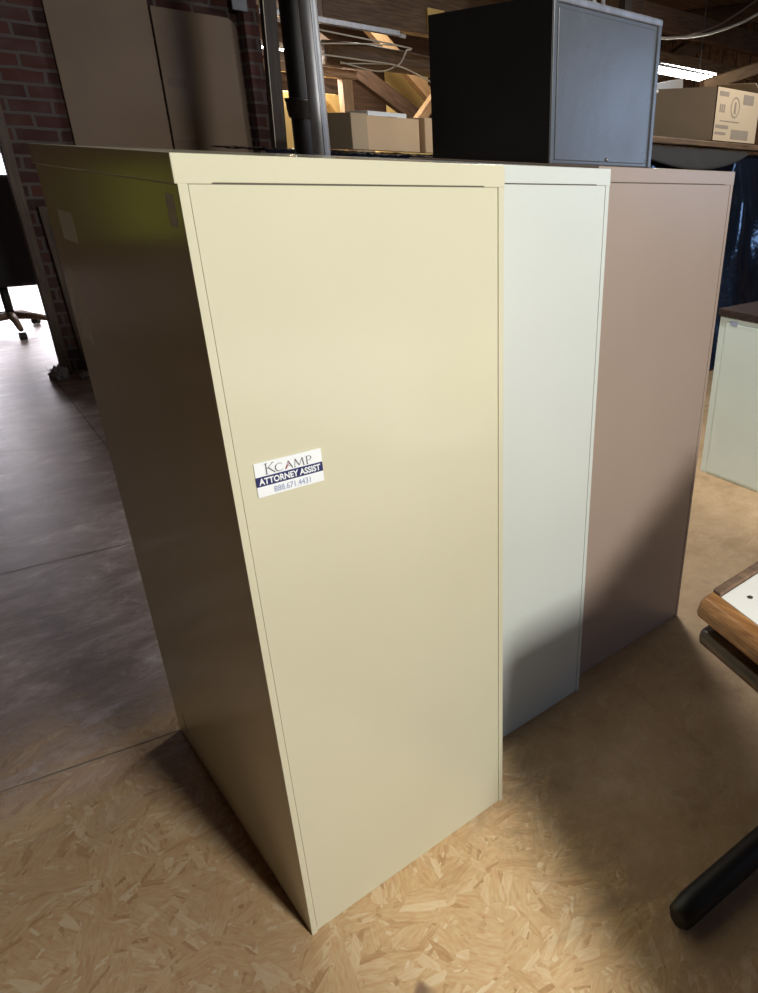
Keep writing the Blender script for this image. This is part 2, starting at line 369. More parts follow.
# crumpled rags at post foot
def rag(loc, s, label):
    bm = bmesh.new(); bmesh.ops.create_icosphere(bm, subdivisions=4, radius=1)
    for v in bm.verts:
        n = noise.fractal(v.co * 3.6 + Vector(loc) * 9, .8, 2, 5)
        v.co *= 1 + .6 * n; v.co.x *= s[0]; v.co.y *= s[1]; v.co.z = max(0, v.co.z * s[2] + s[2] * .6)
    o = link('crumpled_rag', bm, M['rag'], smooth=True, loc=loc); tag(o, label, 'rag', 'rags at the foot of the post')
rag((.475, 4.26, 0), (.045, .05, .045), 'crumpled grey rag on floor, left of the post foot')
rag((.60, 4.20, 0), (.035, .04, .02), 'small grey rag on floor between post and leaning stud')

# ------------------------------------------------------------------ filing cabinets
def cabinet(name, x0, x1, y0, depth, H, mat, label, flange=.011, capH=.03, over=.003):
    W = x1 - x0
    t = empty(name, (x0, y0, 0)); tag(t, label, 'filing cabinet', 'tall filing cabinets in a row')
    bm = bmesh.new()
    zt = H - capH
    box(bm, over, W - over, over, depth, 0.0, zt)
    # folded flanges up both sides of the rear panel
    b2 = []
    link('body', bm, mat, t, bevel=.0025)
    bm = bmesh.new(); box(bm, flange + over, W - flange - over, .0007, over + .001, .012, zt + .001); link('back_panel', bm, mat, t, bevel=.0004)
    for sx in (over, W - over - flange + .002):
        bm = bmesh.new(); box(bm, sx, sx + flange - .0006, .0004, over + .001, .0, zt + .001); link('flange', bm, mat, t, bevel=.0004)
    bm = bmesh.new(); box(bm, over + .001, W - over - .001, .0005, depth - .01, zt - .001, zt + .002); link('seam', bm, M['seam'], t)
    bm = bmesh.new(); z0 = zt + .0012
    # cover with stepped lower edge: tabs at the ends, raised in the middle
    prof = [(0, z0 - .002), (.038, z0 - .002), (.041, z0 - .0004), (W - .041, z0 - .0004), (W - .038, z0 - .002), (W, z0 - .002), (W, H), (0, H)]
    f = [bm.verts.new((x, 0, z)) for x, z in prof]; k = [bm.verts.new((x, depth, z)) for x, z in prof]
    bm.faces.new(f); bm.faces.new(k[::-1])
    for i in range(8):
        j = (i + 1) % 8; bm.faces.new((f[i], k[i], k[j], f[j]))
    link('top_cover', bm, mat, t, bevel=.0012)
    return t

beige = cabinet('filing_cabinet', 0, .465, 0, .71, 1.32, M['beige'], 'tall beige metal filing cabinet, nearest, with a white and navy sticker')
white = cabinet('filing_cabinet', .469, .858, .142, .71, 1.3195, M['white'], 'tall pale grey-white filing cabinet between the beige and the tan-brown ones')
brown = cabinet('filing_cabinet', .863, 1.357, .18, .69, 1.3235, M['brown'], 'tall tan-brown filing cabinet at the right end of the row')

# sticker on the beige cabinet (tilted card on back panel)
ang = math.atan2(.0, 1)
p0 = Vector((.0335, -.0002, .949))      # upper left
st = empty('sticker', (.034, -.0004, .9005)); st.parent = beige
def stk(x0, x1, z0, z1, mat, name, y=0):
    bm = bmesh.new(); box(bm, x0, x1, -.0006 - y, .0006, z0, z1); return link(name, bm, mat, st)
SW, SH = .0945, .0495
stq = stk(0, SW, 0, SH, M['paper'], 'card'); 
stk(0, SW, .0155, .0295, M['navy'], 'navy_band', .0002)
def XZ(x, z, y=-.0012): return Matrix.Translation((x, y, z)) @ Matrix.Rotation(PI / 2, 4, 'X')
text('lettering', 'ATTORNEY ASSIST', .0125, M['paper'], st, XZ(SW / 2, .0183), bold=.00035, sx=.83)
text('phone_number', '888.671.4431', .0125, M['inkpale'], st, XZ(SW / 2 + .002, .0035), sx=.80)
def strokes(name, segs, mat):
    bm = bmesh.new()
    for (x0, z0, x1, z1, wd) in segs:
        a = Vector((x0, 0, z0)); b = Vector((x1, 0, z1)); d = (b - a).normalized(); n = Vector((-d.z, 0, d.x)) * wd / 2
        f = [bm.verts.new(p + Vector((0, -.0012, 0))) for p in (a + n, b + n, b - n, a - n)]
        bm.faces.new(f)
    return link(name, bm, mat, st)
TK, TN = .0014, .0007
z = .0318; hK = .0150; h = .0115
S = [(.0155, z, .0155, z + hK, TK), (.0135, z, .0178, z, TN), (.0135, z + hK, .0178, z + hK, TN),
     (.0158, z + hK * .45, .0252, z + hK, TN), (.0185, z + hK * .58, .0270, z, TK), (.0232, z + hK, .0268, z + hK, TN)]
cx, cz, rr = .0335, z + h / 2, h / 2                               # C
for k in range(12):
    a0 = math.radians(45 + k * 22.5); a1 = math.radians(45 + (k + 1) * 22.5)
    S.append((cx + rr * math.cos(a0), cz + rr * math.sin(a0), cx + rr * math.cos(a1), cz + rr * math.sin(a1), TK if 3 < k < 9 else TN))
S += [(.0410, z, .0462, z + h, TN), (.0462, z + h, .0515, z, TK), (.0432, z + h * .35, .0492, z + h * .35, TN)]   # A
S += [(.0545, z, .0560, z + h, TN), (.0560, z + h, .0610, z + .001, TK), (.0610, z + .001, .0660, z + h, TN), (.0660, z + h, .0675, z, TK), (.0532, z, .0558, z, TN), (.0662, z, .0688, z, TN)]  # M
S += [(.0725, z, .0725, z + h, TK), (.0712, z, .0742, z, TN), (.0715, z + h, .0765, z + h, TN), (.0725, z + h * .45, .0765, z + h * .45, TN), (.0765, z + h, .0785, z + h * .85, TN), (.0785, z + h * .85, .0785, z + h * .6, TK), (.0785, z + h * .6, .0765, z + h * .45, TN)]
strokes('name_lettering', S, M['ink'])
strokes('red_stroke', [(.0425, z + .0005, .0445, z + h * .45, .0012), (.0445, z + h * .45, .0475, z + h * .65, .0010)], M['red'])

# small labels, painted reflections and a scuff on shaded side of the beige cabinet
def side_mark(name, y0, y1, z0, z1, mat=M['tape']):
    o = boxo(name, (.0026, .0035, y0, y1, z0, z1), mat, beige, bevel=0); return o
side_mark('label_and_reflection', .022, .048, 1.242, 1.278)  # pale patch painting a reflection near the front edge
side_mark('label_and_reflection', .530, .625, 1.175, 1.222)
side_mark('label_and_reflection', .600, .672, .995, 1.122)  # label lengthened into a pale strip that paints a reflection
side_mark('scuff_mark', .635, .637, .04, .10, M['scuff'])

# ------------------------------------------------------------------ grey cabinet on top
zt = 1.3235
t = empty('two_drawer_cabinet', (.937, .405, zt)); tag(t, 'dark grey steel two-drawer cabinet standing on the tall filing cabinets', 'cabinet')
W, D, Hh = .362, .46, .325
bm = bmesh.new(); box(bm, 0.002, W, .004, D, 0, Hh, 0); link('body', bm, M['grey'], t, bevel=.003)
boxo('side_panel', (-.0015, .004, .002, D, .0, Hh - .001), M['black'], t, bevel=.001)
bm = bmesh.new(); box(bm, .016, W - .022, .001, .006, .008, Hh - .022); link('back_panel', bm, M['grey'], t, bevel=.002)
boxo('flange', (.0, .012, -.001, .006, 0, Hh), M['grey'], t, bevel=.002)
boxo('flange', (W - .012, W + .001, -.001, .006, 0, Hh), M['grey'], t, bevel=.002)
boxo('top_flange', (.0, W + .001, -.003, .010, Hh - .014, Hh + .001), M['galv'], t, bevel=.003)
bm = bmesh.new(); bmesh.ops.create_icosphere(bm, subdivisions=2, radius=.004); link('rivet', bm, M['galv'], t, smooth=True, loc=(.192, -.001, .014))
bm = bmesh.new(); bmesh.ops.create_icosphere(bm, subdivisions=2, radius=.005); link('rivet', bm, M['fixture'], t, smooth=True, loc=(W + .001, 0, .175))

# ------------------------------------------------------------------ pipes
t = empty('drain_pipe', (1.198, 2.15, 0)); tag(t, 'thick black cast-iron pipe with a hub joint, left of the steel pipe', 'pipe')
bm = bmesh.new(); tube(bm, [(0, 0, 0), (0, 0, 2.8)], .041, 28); link('pipe_run', bm, M['iron'], t, smooth=True)
bm = bmesh.new(); tube(bm, [(0, 0, 1.445), (0, 0, 1.452), (0, 0, 1.47), (0, 0, 1.473), (0, 0, 1.50), (0, 0, 1.503), (0, 0, 1.513), (0, 0, 1.516)], [.045, .05, .052, .054, .054, .058, .058, .041], 28); link('hub_joint', bm, M['iron'], t, smooth=True)
t = empty('steel_pipe', (1.118, 1.85, 0)); tag(t, 'silver galvanised steel pipe rising behind the beige cabinet', 'pipe')
bm = bmesh.new(); tube(bm, [(0, 0, 0), (0, 0, 2.8)], .031, 28); link('pipe_run', bm, M['galv'], t, smooth=True)
bm = bmesh.new(); box(bm, -.006, .006, -.034, -.029, 0, 2.79); link('seam_strip', bm, M['galv'], t, bevel=.002)

# ------------------------------------------------------------------ tarp covered piles
def drape(name, x0, x1, y0, y1, ztop, amp, peak, label, mats, low=0.0, sag=.02):
    """plastic sheet over a pile: top surface, rolled front edge and a pleated front drop with some depth"""
    bm = bmesh.new(); nx, ny, nz = 150, 14, 70
    rows = []
    def fold(x, s):      # s: 0 at top edge, 1 at floor
        r = 0
        for k, (px, spread) in enumerate(peak):
            u = (x - px) / (.04 + s * spread)
            r += math.exp(-u * u * .25) * (math.cos(u * 2.6) * .5 + .5)
        n = noise.fractal(Vector((x * 3.2, s * 2.2, 1.7)), 1, 2.1, 5)
        return amp * r * min(1, s * 4 + .15) + n * .022 * min(1, s * 3 + .2)
    cols = []
    for j in range(ny + 1):
        y = y1 + (y0 - y1) * j / ny
        cols.append([Vector((x0 + (x1 - x0) * i / nx, y, ztop + .010 * noise.fractal(Vector((i * .35, j * .6, 3.3)), 1, 2, 4) - (sag * math.sin(PI * min(1, max(0, (x0 + (x1 - x0) * i / nx - x0) * 1.2 % 1))) if j == ny else 0))) for i in range(nx + 1)])
    for j in range(1, nz + 1):
        s = j / nz
        cols.append([Vector((x0 + (x1 - x0) * i / nx, y0 - .02 - fold(x0 + (x1 - x0) * i / nx, s) - .04 * s, ztop + (low - ztop) * s + .006 * math.sin(i * .8))) for i in range(nx + 1)])
    vs = [[bm.verts.new(Vector((p.x, p.y, max(p.z, .001)))) for p in c] for c in cols]
    for a, b in zip(vs, vs[1:]):
        for i in range(nx): bm.faces.new((a[i], a[i + 1], b[i + 1], b[i]))
    o = link(name, bm, mats, smooth=True)
    md = o.modifiers.new('thick', 'SOLIDIFY'); md.thickness = .003
    return tag(o, label, 'tarp')

# right-hand pile
bx_ = boxo('storage_crate', (3.0, 6.2, 2.08, 2.9, 0, 1.40), M['timberdark'], bevel=.01); tag(bx_, 'long wooden crate stack under the blue-black plastic at right', 'crate')
drape('plastic_sheet', 2.95, 6.25, 2.05, 2.95, 1.425, .075, [(4.22, .36), (3.2, .3), (5.1, .4)], 'shiny blue-black plastic sheet hanging in folds behind the tan-brown cabinet', M['plastic'])
# grey blanket scallop on its top edge
bm = bmesh.new(); n = 60; pr = None
for i in range(n + 1):
    x = 2.95 + (4.22 - 2.95) * i / n; s = math.sin(PI * i / n) ** .8; row = []
    for k in range(9):
        q = k / 8; row.append(bm.verts.new((x, 2.0 - .035 * math.sin(q * PI * .6) - .05 * q * s, 1.438 - q * (.012 + .105 * s) + .003 * noise.noise(Vector((x * 9, q * 3, 0))))))
    if pr:
        for k in range(8): bm.faces.new((pr[k], row[k], row[k + 1], pr[k + 1]))
    pr = row
o = link('moving_blanket', bm, M['felt'], smooth=True); md = o.modifiers.new('thick', 'SOLIDIFY'); md.thickness = .008
tag(o, 'dark grey blanket edge swagging over the top of the plastic sheet', 'blanket')
# plank on top
o = beam_between('wooden_plank', (3.0, 2.12, 1.470), (6.0, 2.12, 1.470), .26, .035, M['timber']); tag(o, 'flat tan wooden plank lying on the plastic-covered pile', 'plank')
# left-hand pile
bx_ = boxo('storage_crate', (1.42, 3.0, 3.05, 3.72, 0, 1.30), M['timberdark'], bevel=.01); tag(bx_, 'wooden crate stack under the black plastic behind the pipes', 'crate')
drape('plastic_sheet', 1.40, 3.05, 3.02, 3.75, 1.332, .03, [(1.7, .3), (2.3, .3)], 'crinkled black plastic sheet under the small cartons behind the pipes', M['plastic'], sag=.004)

def carton(name, x0, x1, y0, y1, z0, z1, mat, label, group, rz=0, tape=True, flaps=False):
    cx, cy = (x0 + x1) / 2, (y0 + y1) / 2; w, d, h = (x1 - x0) / 2, (y1 - y0) / 2, z1 - z0
    t = empty(name, (cx, cy, z0), rz); tag(t, label, 'box', group)
    if flaps:
        bm = bmesh.new(); e = .006
        box(bm, -w, w, -d, -d + e, 0, h); box(bm, -w, w, d - e, d, 0, h); box(bm, -w, -w + e, -d + e, d - e, 0, h); box(bm, w - e, w, -d + e, d - e, 0, h); box(bm, -w, w, -d, d, 0, e)
        link('body', bm, mat, t)
        for s, a in ((-1, 1.0), (1, .7)):
            bm = bmesh.new(); box(bm, 0, w * .9, -d, d, -.003, .003)
            f = link('flap', bm, mat, t); f.location = (s * w, 0, h); f.rotation_euler = (0, -a if s > 0 else PI + a, 0)
    else:
        boxo('body', (-w, w, -d, d, 0, h), mat, t, bevel=.004)
        if tape: boxo('tape_strip', (-.025, .025, -d - .001, d + .001, h - .001, h + .0012), M['tapebrown'], t, bevel=0)
    return t
G1 = 'small cartons on the black plastic'
zc = 1.347
carton('cardboard_box', 1.945, 2.048, 3.10, 3.45, zc, zc + .185, M['cartonpale'], 'narrow pale carton standing next to the steel pipe', G1)
carton('cardboard_box', 2.052, 2.405, 3.12, 3.55, zc, zc + .178, M['carton'], 'wide brown carton, middle one on the black plastic', G1)
carton('cardboard_box', 2.432, 2.80, 3.10, 3.5, zc, zc + .190, M['carton'], 'brown carton half hidden by the dark grey cabinet', G1)
o = boxo('paper_stack', (2.10, 2.36, 3.18, 3.4, zc + .1795, zc + .205), M['paper'], bevel=.003); tag(o, 'thin white paper stack lying on the middle brown carton', 'paper')

# far platform with yellow cartons
t = empty('storage_rack', (2.4, 5.3, 0)); tag(t, 'wooden storage rack carrying yellow cartons far behind the pipes', 'rack')
boxo('shelf', (0, 2.4, 0, .9, 1.27, 1.31), M['timber'], t)
for x, y in ((.05, .05), (2.35, .05), (.05, .85), (2.35, .85)): boxo('leg', (x - .045, x + .045, y - .045, y + .045, 0, 1.27), M['timberv'], t)
G2 = 'cartons on the far rack'
carton('cardboard_box', 2.50, 2.98, 5.36, 5.8, 1.31, 1.76, M['yellow'], 'bright yellow carton seen left of and behind the black pipe', G2)
carton('cardboard_box', 3.02, 3.45, 5.40, 5.8, 1.31, 1.535, M['cartonpale'], 'pale carton at the bottom of the stack right of the steel pipe', G2)
c = carton('cardboard_box', 3.02, 3.43, 5.42, 5.8, 1.536, 1.63, M['paper'], 'flat white box with a blue stripe in the stack right of the steel pipe', G2, tape=False)
boxo('blue_stripe', (-.19, .10, -.193, -.189, .03, .06), M['navy'], c, bevel=0)
carton('cardboard_box', 3.0, 3.28, 5.42, 5.8, 1.631, 1.775, M['yellow'], 'small yellow carton on top of the stack right of the steel pipe', G2)
carton('cardboard_box', 3.70, 4.35, 5.4, 5.9, 1.31, 1.60, M['yellow'], 'yellow carton behind the brown ones at the far rack end', G2)

# ------------------------------------------------------------------ roof timbers
def timber(name, a, b, w, h, mat, label, cat='beam', group=None):
    return tag(beam_between(name, a, b, w, h, mat), label, cat, group)
timber('roof_beam', (2.8, 5.0, 2.42), (6.8, 5.0, 2.42), .16, .34, M['timber'], 'broad rough roof beam above the cable loops')
bm = bmesh.new(); tube(bm, [(2.82 + i * .35, 5.0, 2.025 + .01 * math.sin(i)) for i in range(13)], [.085 + .008 * math.sin(i * 1.7) for i in range(13)], 16)
tag(link('log_beam', bm, M['timber'], smooth=True), 'round log beam running just below the broad roof beam', 'beam')
timber('roof_beam', (2.2, 5.2, 1.913), (3.18, 5.2, 1.913), .1, .067, M['lath'], 'short lit beam resting on a stud right of the steel pipe')
timber('wooden_stud', (3.09, 5.2, 0), (3.09, 5.2, 1.878), .09, .09, M['lath'], 'pale wooden stud under the short lit beam', 'stud')
GR = 'sloping rafters in the dark eaves'
timber('rafter', (2.97, 7.0, 2.775), (5.6, 7.0, 1.42), .12, .16, M['timberdark'], 'dark sloping rafter, lower one behind the cable loops', 'rafter', GR)
timber('rafter', (2.34, 7.25, 2.77), (5.2, 7.25, 1.25), .12, .14, M['timberdark'], 'dark sloping rafter lowest in the eaves behind the cartons', 'rafter', GR)
timber('rafter', (3.9, 6.8, 2.86), (5.15, 6.8, 1.85), .12, .12, M['lath'], 'lit tan rafter sloping down beside the yellow board', 'rafter', GR)
timber('brace', (4.72, 6.62, 1.66), (5.90, 6.62, 2.89), .1, .1, M['lath'], 'tan diagonal brace rising towards the dark grey cabinet', 'brace')
o = boxo('yellow_board', (4.90, 5.5, 7.5, 7.53, 0, 2.42), M['yellow'], bevel=.003); tag(o, 'bright yellow upright board behind the diagonal brace', 'board')
o = boxo('notice_board', (3.73, 3.90, 4.900, 4.9195, 2.27, 2.44), M['yellow'], bevel=.002)
tag(o, 'small yellow notice with a dark mark fixed on the roof beam', 'sign')
boxo('printed_mark', (3.77, 3.785, 4.898, 4.901, 2.32, 2.37), M['ink'], o, bevel=0)
# right side timbers
timber('roof_beam', (4.2, 4.3, 2.62), (7.9, 4.3, 2.62), .14, .2, M['timberdark'], 'dark roof beam high at the top right')
timber('roof_beam', (4.6, 4.4, 2.32), (7.9, 4.4, 2.34), .1, .10, M['timber'], 'thin brown beam just under the cable bundle at right')
timber('wooden_post', (4.68, 3.72, 0), (4.68, 3.72, 2.8), .34, .12, M['timber'], 'brown wooden post rising behind the dark grey cabinet', 'post')
timber('brace', (4.73, 2.78, 1.89), (7.86, 2.78, 2.735), .05, .08, M['lath'], 'tan diagonal plank above the printed carton at right', 'brace')
timber('rafter', (5.2, 4.7, 1.6), (7.4, 4.7, 2.7), .1, .16, M['timber'], 'brown sloping rafter behind the printed carton at far right', 'rafter', GR)
timber('roof_beam', (4.6, 5.2, 1.98), (7.9, 5.2, 2.0), .1, .16, M['timber'], 'brown beam behind the lit ceiling tube at right')
for i in range(9):
    timber('joist', (-4.4 + i * 1.5, -4.4, 2.9), (-4.4 + i * 1.5, 9.4, 2.9), .07, .18, M['timberdark'], 'dark ceiling joist running away overhead', 'joist', 'ceiling joists')
o = boxo('board_partition', (2.15, 7.9, 7.8, 7.84, 0, 2.79), M['boards'], bevel=0); tag(o, 'brown boarded partition behind the lit tube at right', 'partition')

# ------------------------------------------------------------------ light fixtures
def fixture(name, loc, L, label, rz=0, hw=.07, tr=.013):
    t = empty(name, loc, rz); tag(t, label, 'light', 'fluorescent ceiling lights')
    bm = bmesh.new(); prof = [(-hw, 0), (-.03, .05), (.03, .05), (hw, 0), (hw - .004, 0), (.027, .045), (-.027, .045), (-hw + .004, 0)]
    a = [bm.verts.new((-L / 2, y, z)) for y, z in prof]; b = [bm.verts.new((L / 2, y, z)) for y, z in prof]
    for i in range(8):
        j = (i + 1) % 8; bm.faces.new((a[i], a[j], b[j], b[i]))
    bm.faces.new(a); bm.faces.new(b[::-1])
    link('reflector', bm, M['fixture'], t)
    for s in (-1, 1):
        bm = bmesh.new(); tube(bm, [(-L / 2 + .03, s * .028, .008), (L / 2 - .03, s * .028 * hw / .07, .008)], tr, 12); link('lit_tube', bm, M['tube'], t, smooth=True)
    for s in (-1, 1):
        bm = bmesh.new(); tube(bm, [(s * L * .35, 0, .05), (s * L * .35, 0, ZC - loc[2])], .004, 6); link('hanger', bm, M['iron'], t)
    return t
fixture('ceiling_light', (5.35, 3.6, 2.09), 1.25, 'lit fluorescent light at right beyond the dark grey cabinet', hw=.13, tr=.035)
fixture('ceiling_light', (2.55, 5.75, 2.09), 1.1, 'lit fluorescent light glimpsed between the dark post and steel pipe, lower one')
fixture('ceiling_light', (2.45, 6.6, 2.34), 1.1, 'lit fluorescent light glimpsed behind the black pipe, upper one')
# unlit channel under the roof beam
t = empty('conduit_channel', (2.3, 4.87, 2.215)); tag(t, 'silver metal channel under the roof beam with a bright end', 'channel')
boxo('channel', (0, 1.12, -.03, .03, -.02, .02), M['galv'], t, bevel=.004)
bm = bmesh.new(); tube(bm, [(1.13, 0, -.01), (1.18, 0, -.012)], .016, 12); link('end_cap', bm, M['fixture'], t, smooth=True)

def cable(name, pts, r, label, mat=M['cable'], group='cables strung under the roof'):
    cu = [Vector(p) for p in pts]; out = []
    for i in range(len(cu) - 1):
        p0 = cu[max(i - 1, 0)]; p1 = cu[i]; p2 = cu[i + 1]; p3 = cu[min(i + 2, len(cu) - 1)]
        for k in range(6):
            s = k / 6; out.append(.5 * ((2 * p1) + (p2 - p0) * s + (2 * p0 - 5 * p1 + 4 * p2 - p3) * s * s + (3 * p1 - p0 - 3 * p2 + p3) * s ** 3))
    out.append(cu[-1]); bm = bmesh.new(); tube(bm, out, r, 8)
    return tag(link(name, bm, mat, smooth=True), label, 'cable', group)
cable('cable', [(2.3, 4.85, 2.165), (2.84, 4.85, 2.145), (3.48, 4.85, 2.125), (3.47, 4.85, 2.10), (3.42, 4.85, 2.02), (3.37, 4.85, 1.98)], .006, 'cream cable running under the silver channel and bending down')
cable('cable', [(2.9, 4.9, 1.965), (3.15, 4.86, 1.93), (3.28, 4.86, 1.945), (3.36, 4.86, 1.985), (3.30, 4.86, 1.99), (2.9, 4.9, 1.955)], .005, 'cream cable hanging in a loop below the log beam')
cable('cable', [(2.6, 4.83, 1.99), (3.0, 4.83, 1.99), (3.36, 4.83, 1.985), (3.6, 4.83, 1.93), (3.75, 4.83, 1.89), (4.1, 4.83, 1.90)], .006, 'cream cable trailing down right from the loop to the cabinet')
cable('cable', [(2.7, 4.86, 2.06), (3.05, 4.86, 2.10), (3.4, 4.86, 2.13)], .005, 'thin cable crossing in front of the log beam')
cable('cable', [(4.9, 3.52, 2.28), (5.2, 3.5, 2.31), (5.7, 3.5, 2.40), (6.2, 3.5, 2.55), (6.6, 3.5, 2.70), (7.2, 3.5, 2.80)], .011, 'bundled cable rising to the right above the lit tube')
cable('cable', [(5.2, 3.55, 2.30), (5.75, 3.5, 2.45), (6.1, 3.5, 2.60), (6.4, 3.5, 2.75), (6.8, 3.5, 2.95)], .008, 'red-brown cable twisted along the bundle at top right', M['tapebrown'])
for i, x in enumerate((4.36, 4.46)):
    bm = bmesh.new(); tube(bm, [(x, 3.60, 2.2), (x, 3.60, ZC)], .016, 10); tag(link('conduit', bm, M['fixture'], smooth=True), 'white conduit above the dark grey cabinet, %s of the pair' % ('left' if i == 0 else 'right'), 'conduit')

# printed carton on right pile, white channel
c = carton('cardboard_box', 3.50, 4.06, 2.0, 2.24, 1.489, 1.80, M['cartonpale'], 'open pale carton with printed symbols on the plank at right', None, rz=0)
for ch in list(c.children): bpy.data.objects.remove(ch)
c.location = (3.86, 2.02, 1.489)
bm = bmesh.new(); W_, D_, H_, e = .50, .52, .30, .005
box(bm, 0, W_, 0, e, 0, H_); box(bm, 0, e, 0, D_, 0, H_); box(bm, W_ - e, W_, 0, D_, 0, H_); box(bm, 0, W_, D_ - e, D_, 0, H_); box(bm, 0, W_, 0, D_, 0, e)
link('body', bm, M['cartonpale'], c)
bm = bmesh.new(); box(bm, -.1, 0, 0, D_ * .6, -.002, .002); f = link('flap', bm, M['cartonpale'], c); f.location = (W_, 0, H_); f.rotation_euler = (0, .6, 0)
bm = bmesh.new()
def mk(x0, x1, z0, z1): box(bm, x0, x1, -.0015, .001, z0, z1)
mk(.03, .13, .255, .28); mk(.30, .42, .225, .28); mk(.02, .16, .075, .095); mk(.02, .14, .04, .055); mk(.20, .40, .02, .075); mk(.06, .28, .115, .121)
for k in range(20):
    a0 = k * 2 * PI / 20; a1 = a0 + .32
    for (cx_, cz_, rx_, rz_) in ((.215, .20, .05, .06),):
        q = [(cx_ + rr_ * rx_ * math.cos(a), cz_ + rr_ * rz_ * math.sin(a)) for rr_, a in ((1, a0), (1, a1), (.86, a1), (.86, a0))]
        bm.faces.new([bm.verts.new((x, -.0014, z)) for x, z in q])
for k in range(3): mk(.045 + k * .022, .058 + k * .022, .165, .21)
mk(.205, .225, .165, .23)
link('printing', bm, M['inkbrown'] if 'inkbrown' in M else paint('faded_print', (.27, .22, .17), .8, bump=0), c)

o = beam_between('white_channel', (4.10, 3.045, 1.79), (4.82, 3.045, 1.925), .04, .07, M['fixture']); tag(o, 'white painted metal channel slanting above the printed carton', 'channel')
timber('wooden_stud', (4.16, 3.10, 0), (4.16, 3.10, 2.8), .07, .07, M['timberpd'], 'dark stud holding the white channel behind the dark grey cabinet', 'stud')

# ------------------------------------------------------------------ low white cabinet at right
t = empty('low_cabinet', (2.41, .85, 0)); tag(t, 'low white storage cabinet with a dark top at the right edge', 'cabinet')
boxo('body', (.004, .5, -.95, 0, .0, .745), M['pale'], t, bevel=.003)
boxo('side_panel', (.0, .006, -.93, -.035, .012, .72), M['pale'], t, bevel=.002)
boxo('top_panel', (-.006, .51, -.96, .008, .748, .778), M['slab'], t, bevel=.003)
boxo('label_plate', (-.0015, .002, -.092, -.058, .715, .731), M['inkpale'], t, bevel=0)

# ------------------------------------------------------------------ table at right foreground
t = empty('work_table', (.553, -.380, 0), -.0); tag(t, 'white-topped table with oak rounded edge at the right frame edge', 'table')
TW, TL = 1.0, 1.3
sh = -.265
def shp(x, y, z): return (x + sh * (-y) * (1 if True else 0) , y, z)
Rr = .019
# bullnose rail along left edge (slightly slanted plan)
bm = bmesh.new()
prof = []
for k in range(13):
    a = PI / 2 + PI * k / 12; prof.append((Rr + Rr * math.cos(a), .700 - Rr + Rr * math.sin(a)))
prof += [(.042, .700 - 2 * Rr), (.042, .700)]
def extr(bm, prof, y0, y1, shear):
    a = [bm.verts.new((x + shear * -y0, y0, z)) for x, z in prof]; b = [bm.verts.new((x + shear * -y1, y1, z)) for x, z in prof]
    n = len(prof)
    for i in range(n): bm.faces.new((a[i], a[(i + 1) % n], b[(i + 1) % n], b[i]))
    bm.faces.new(a); bm.faces.new(b[::-1])
extr(bm, prof, 0, -TL, sh); link('edge_rail', bm, M['oak'], t, smooth=False, bevel=.003)
bm = bmesh.new(); extr(bm, [(.043, .672), (TW, .672), (TW, .699), (.043, .699)], -.018, -TL, sh); link('tabletop', bm, M['tabletop'], t, bevel=.001)
bm = bmesh.new(); extr(bm, [(.043, .665), (TW, .665), (TW, .703), (.043, .703)], .002, -.016, sh); link('back_edge', bm, M['timberv'], t, bevel=.003)
bm = bmesh.new(); extr(bm, [(.010, .630), (.014, .612), (.030, .606), (TW - .01, .606), (TW - .01, .640), (.016, .640)], -.004, -TL, sh); link('lower_rail', bm, M['oakdark'] if 'oakdark' in M else wood('dark_oak', (.022, .010, .004), (.10, .045, .015), stretch=(14, 1.2, 14), rough=.35), t, bevel=.005)
bm = bmesh.new(); extr(bm, [(.08, .640), (TW - .05, .640), (TW - .05, .667), (.08, .667)], -.06, -TL + .05, sh); link('spacer', bm, M['black'], t)
bm = bmesh.new(); tube(bm, [(.073, -.051, .6992), (.073, -.051, .7002)], .0045, 12); link('screw_hole', bm, M['scuff'], t)
# T-leg
bm = bmesh.new(); tube(bm, [(-.040, -.078, .031), (-.032, -.079, .031), (.0, -.08, .033), (.45, -.125, .045), (.9, -.17, .033), (.93, -.175, .031)], [.018, .026, .029, .031, .029, .02], 16); link('foot', bm, M['black'], t, smooth=True)
boxo('column', (.42, .50, -.16, -.09, .05, .606), M['black'], t, bevel=.006)
boxo('column', (.05, .13, -TL + .05, -TL + .12, .0, .606), M['black'], t, bevel=.006)
for q in range(6):  # stepped stack out of view, added to cast the tan-brown cabinet's diagonal shadow
    carton('cardboard_box', .775 + .062 * q, 1.42 + .01 * (q % 2), -.78, -.42, .7005 + .043 * q, .7425 + .043 * q, M['carton'], 'thin flat brown carton added out of view to cast shadow, on the white-topped table', 'unseen shadow-casting cartons on the white-topped table')
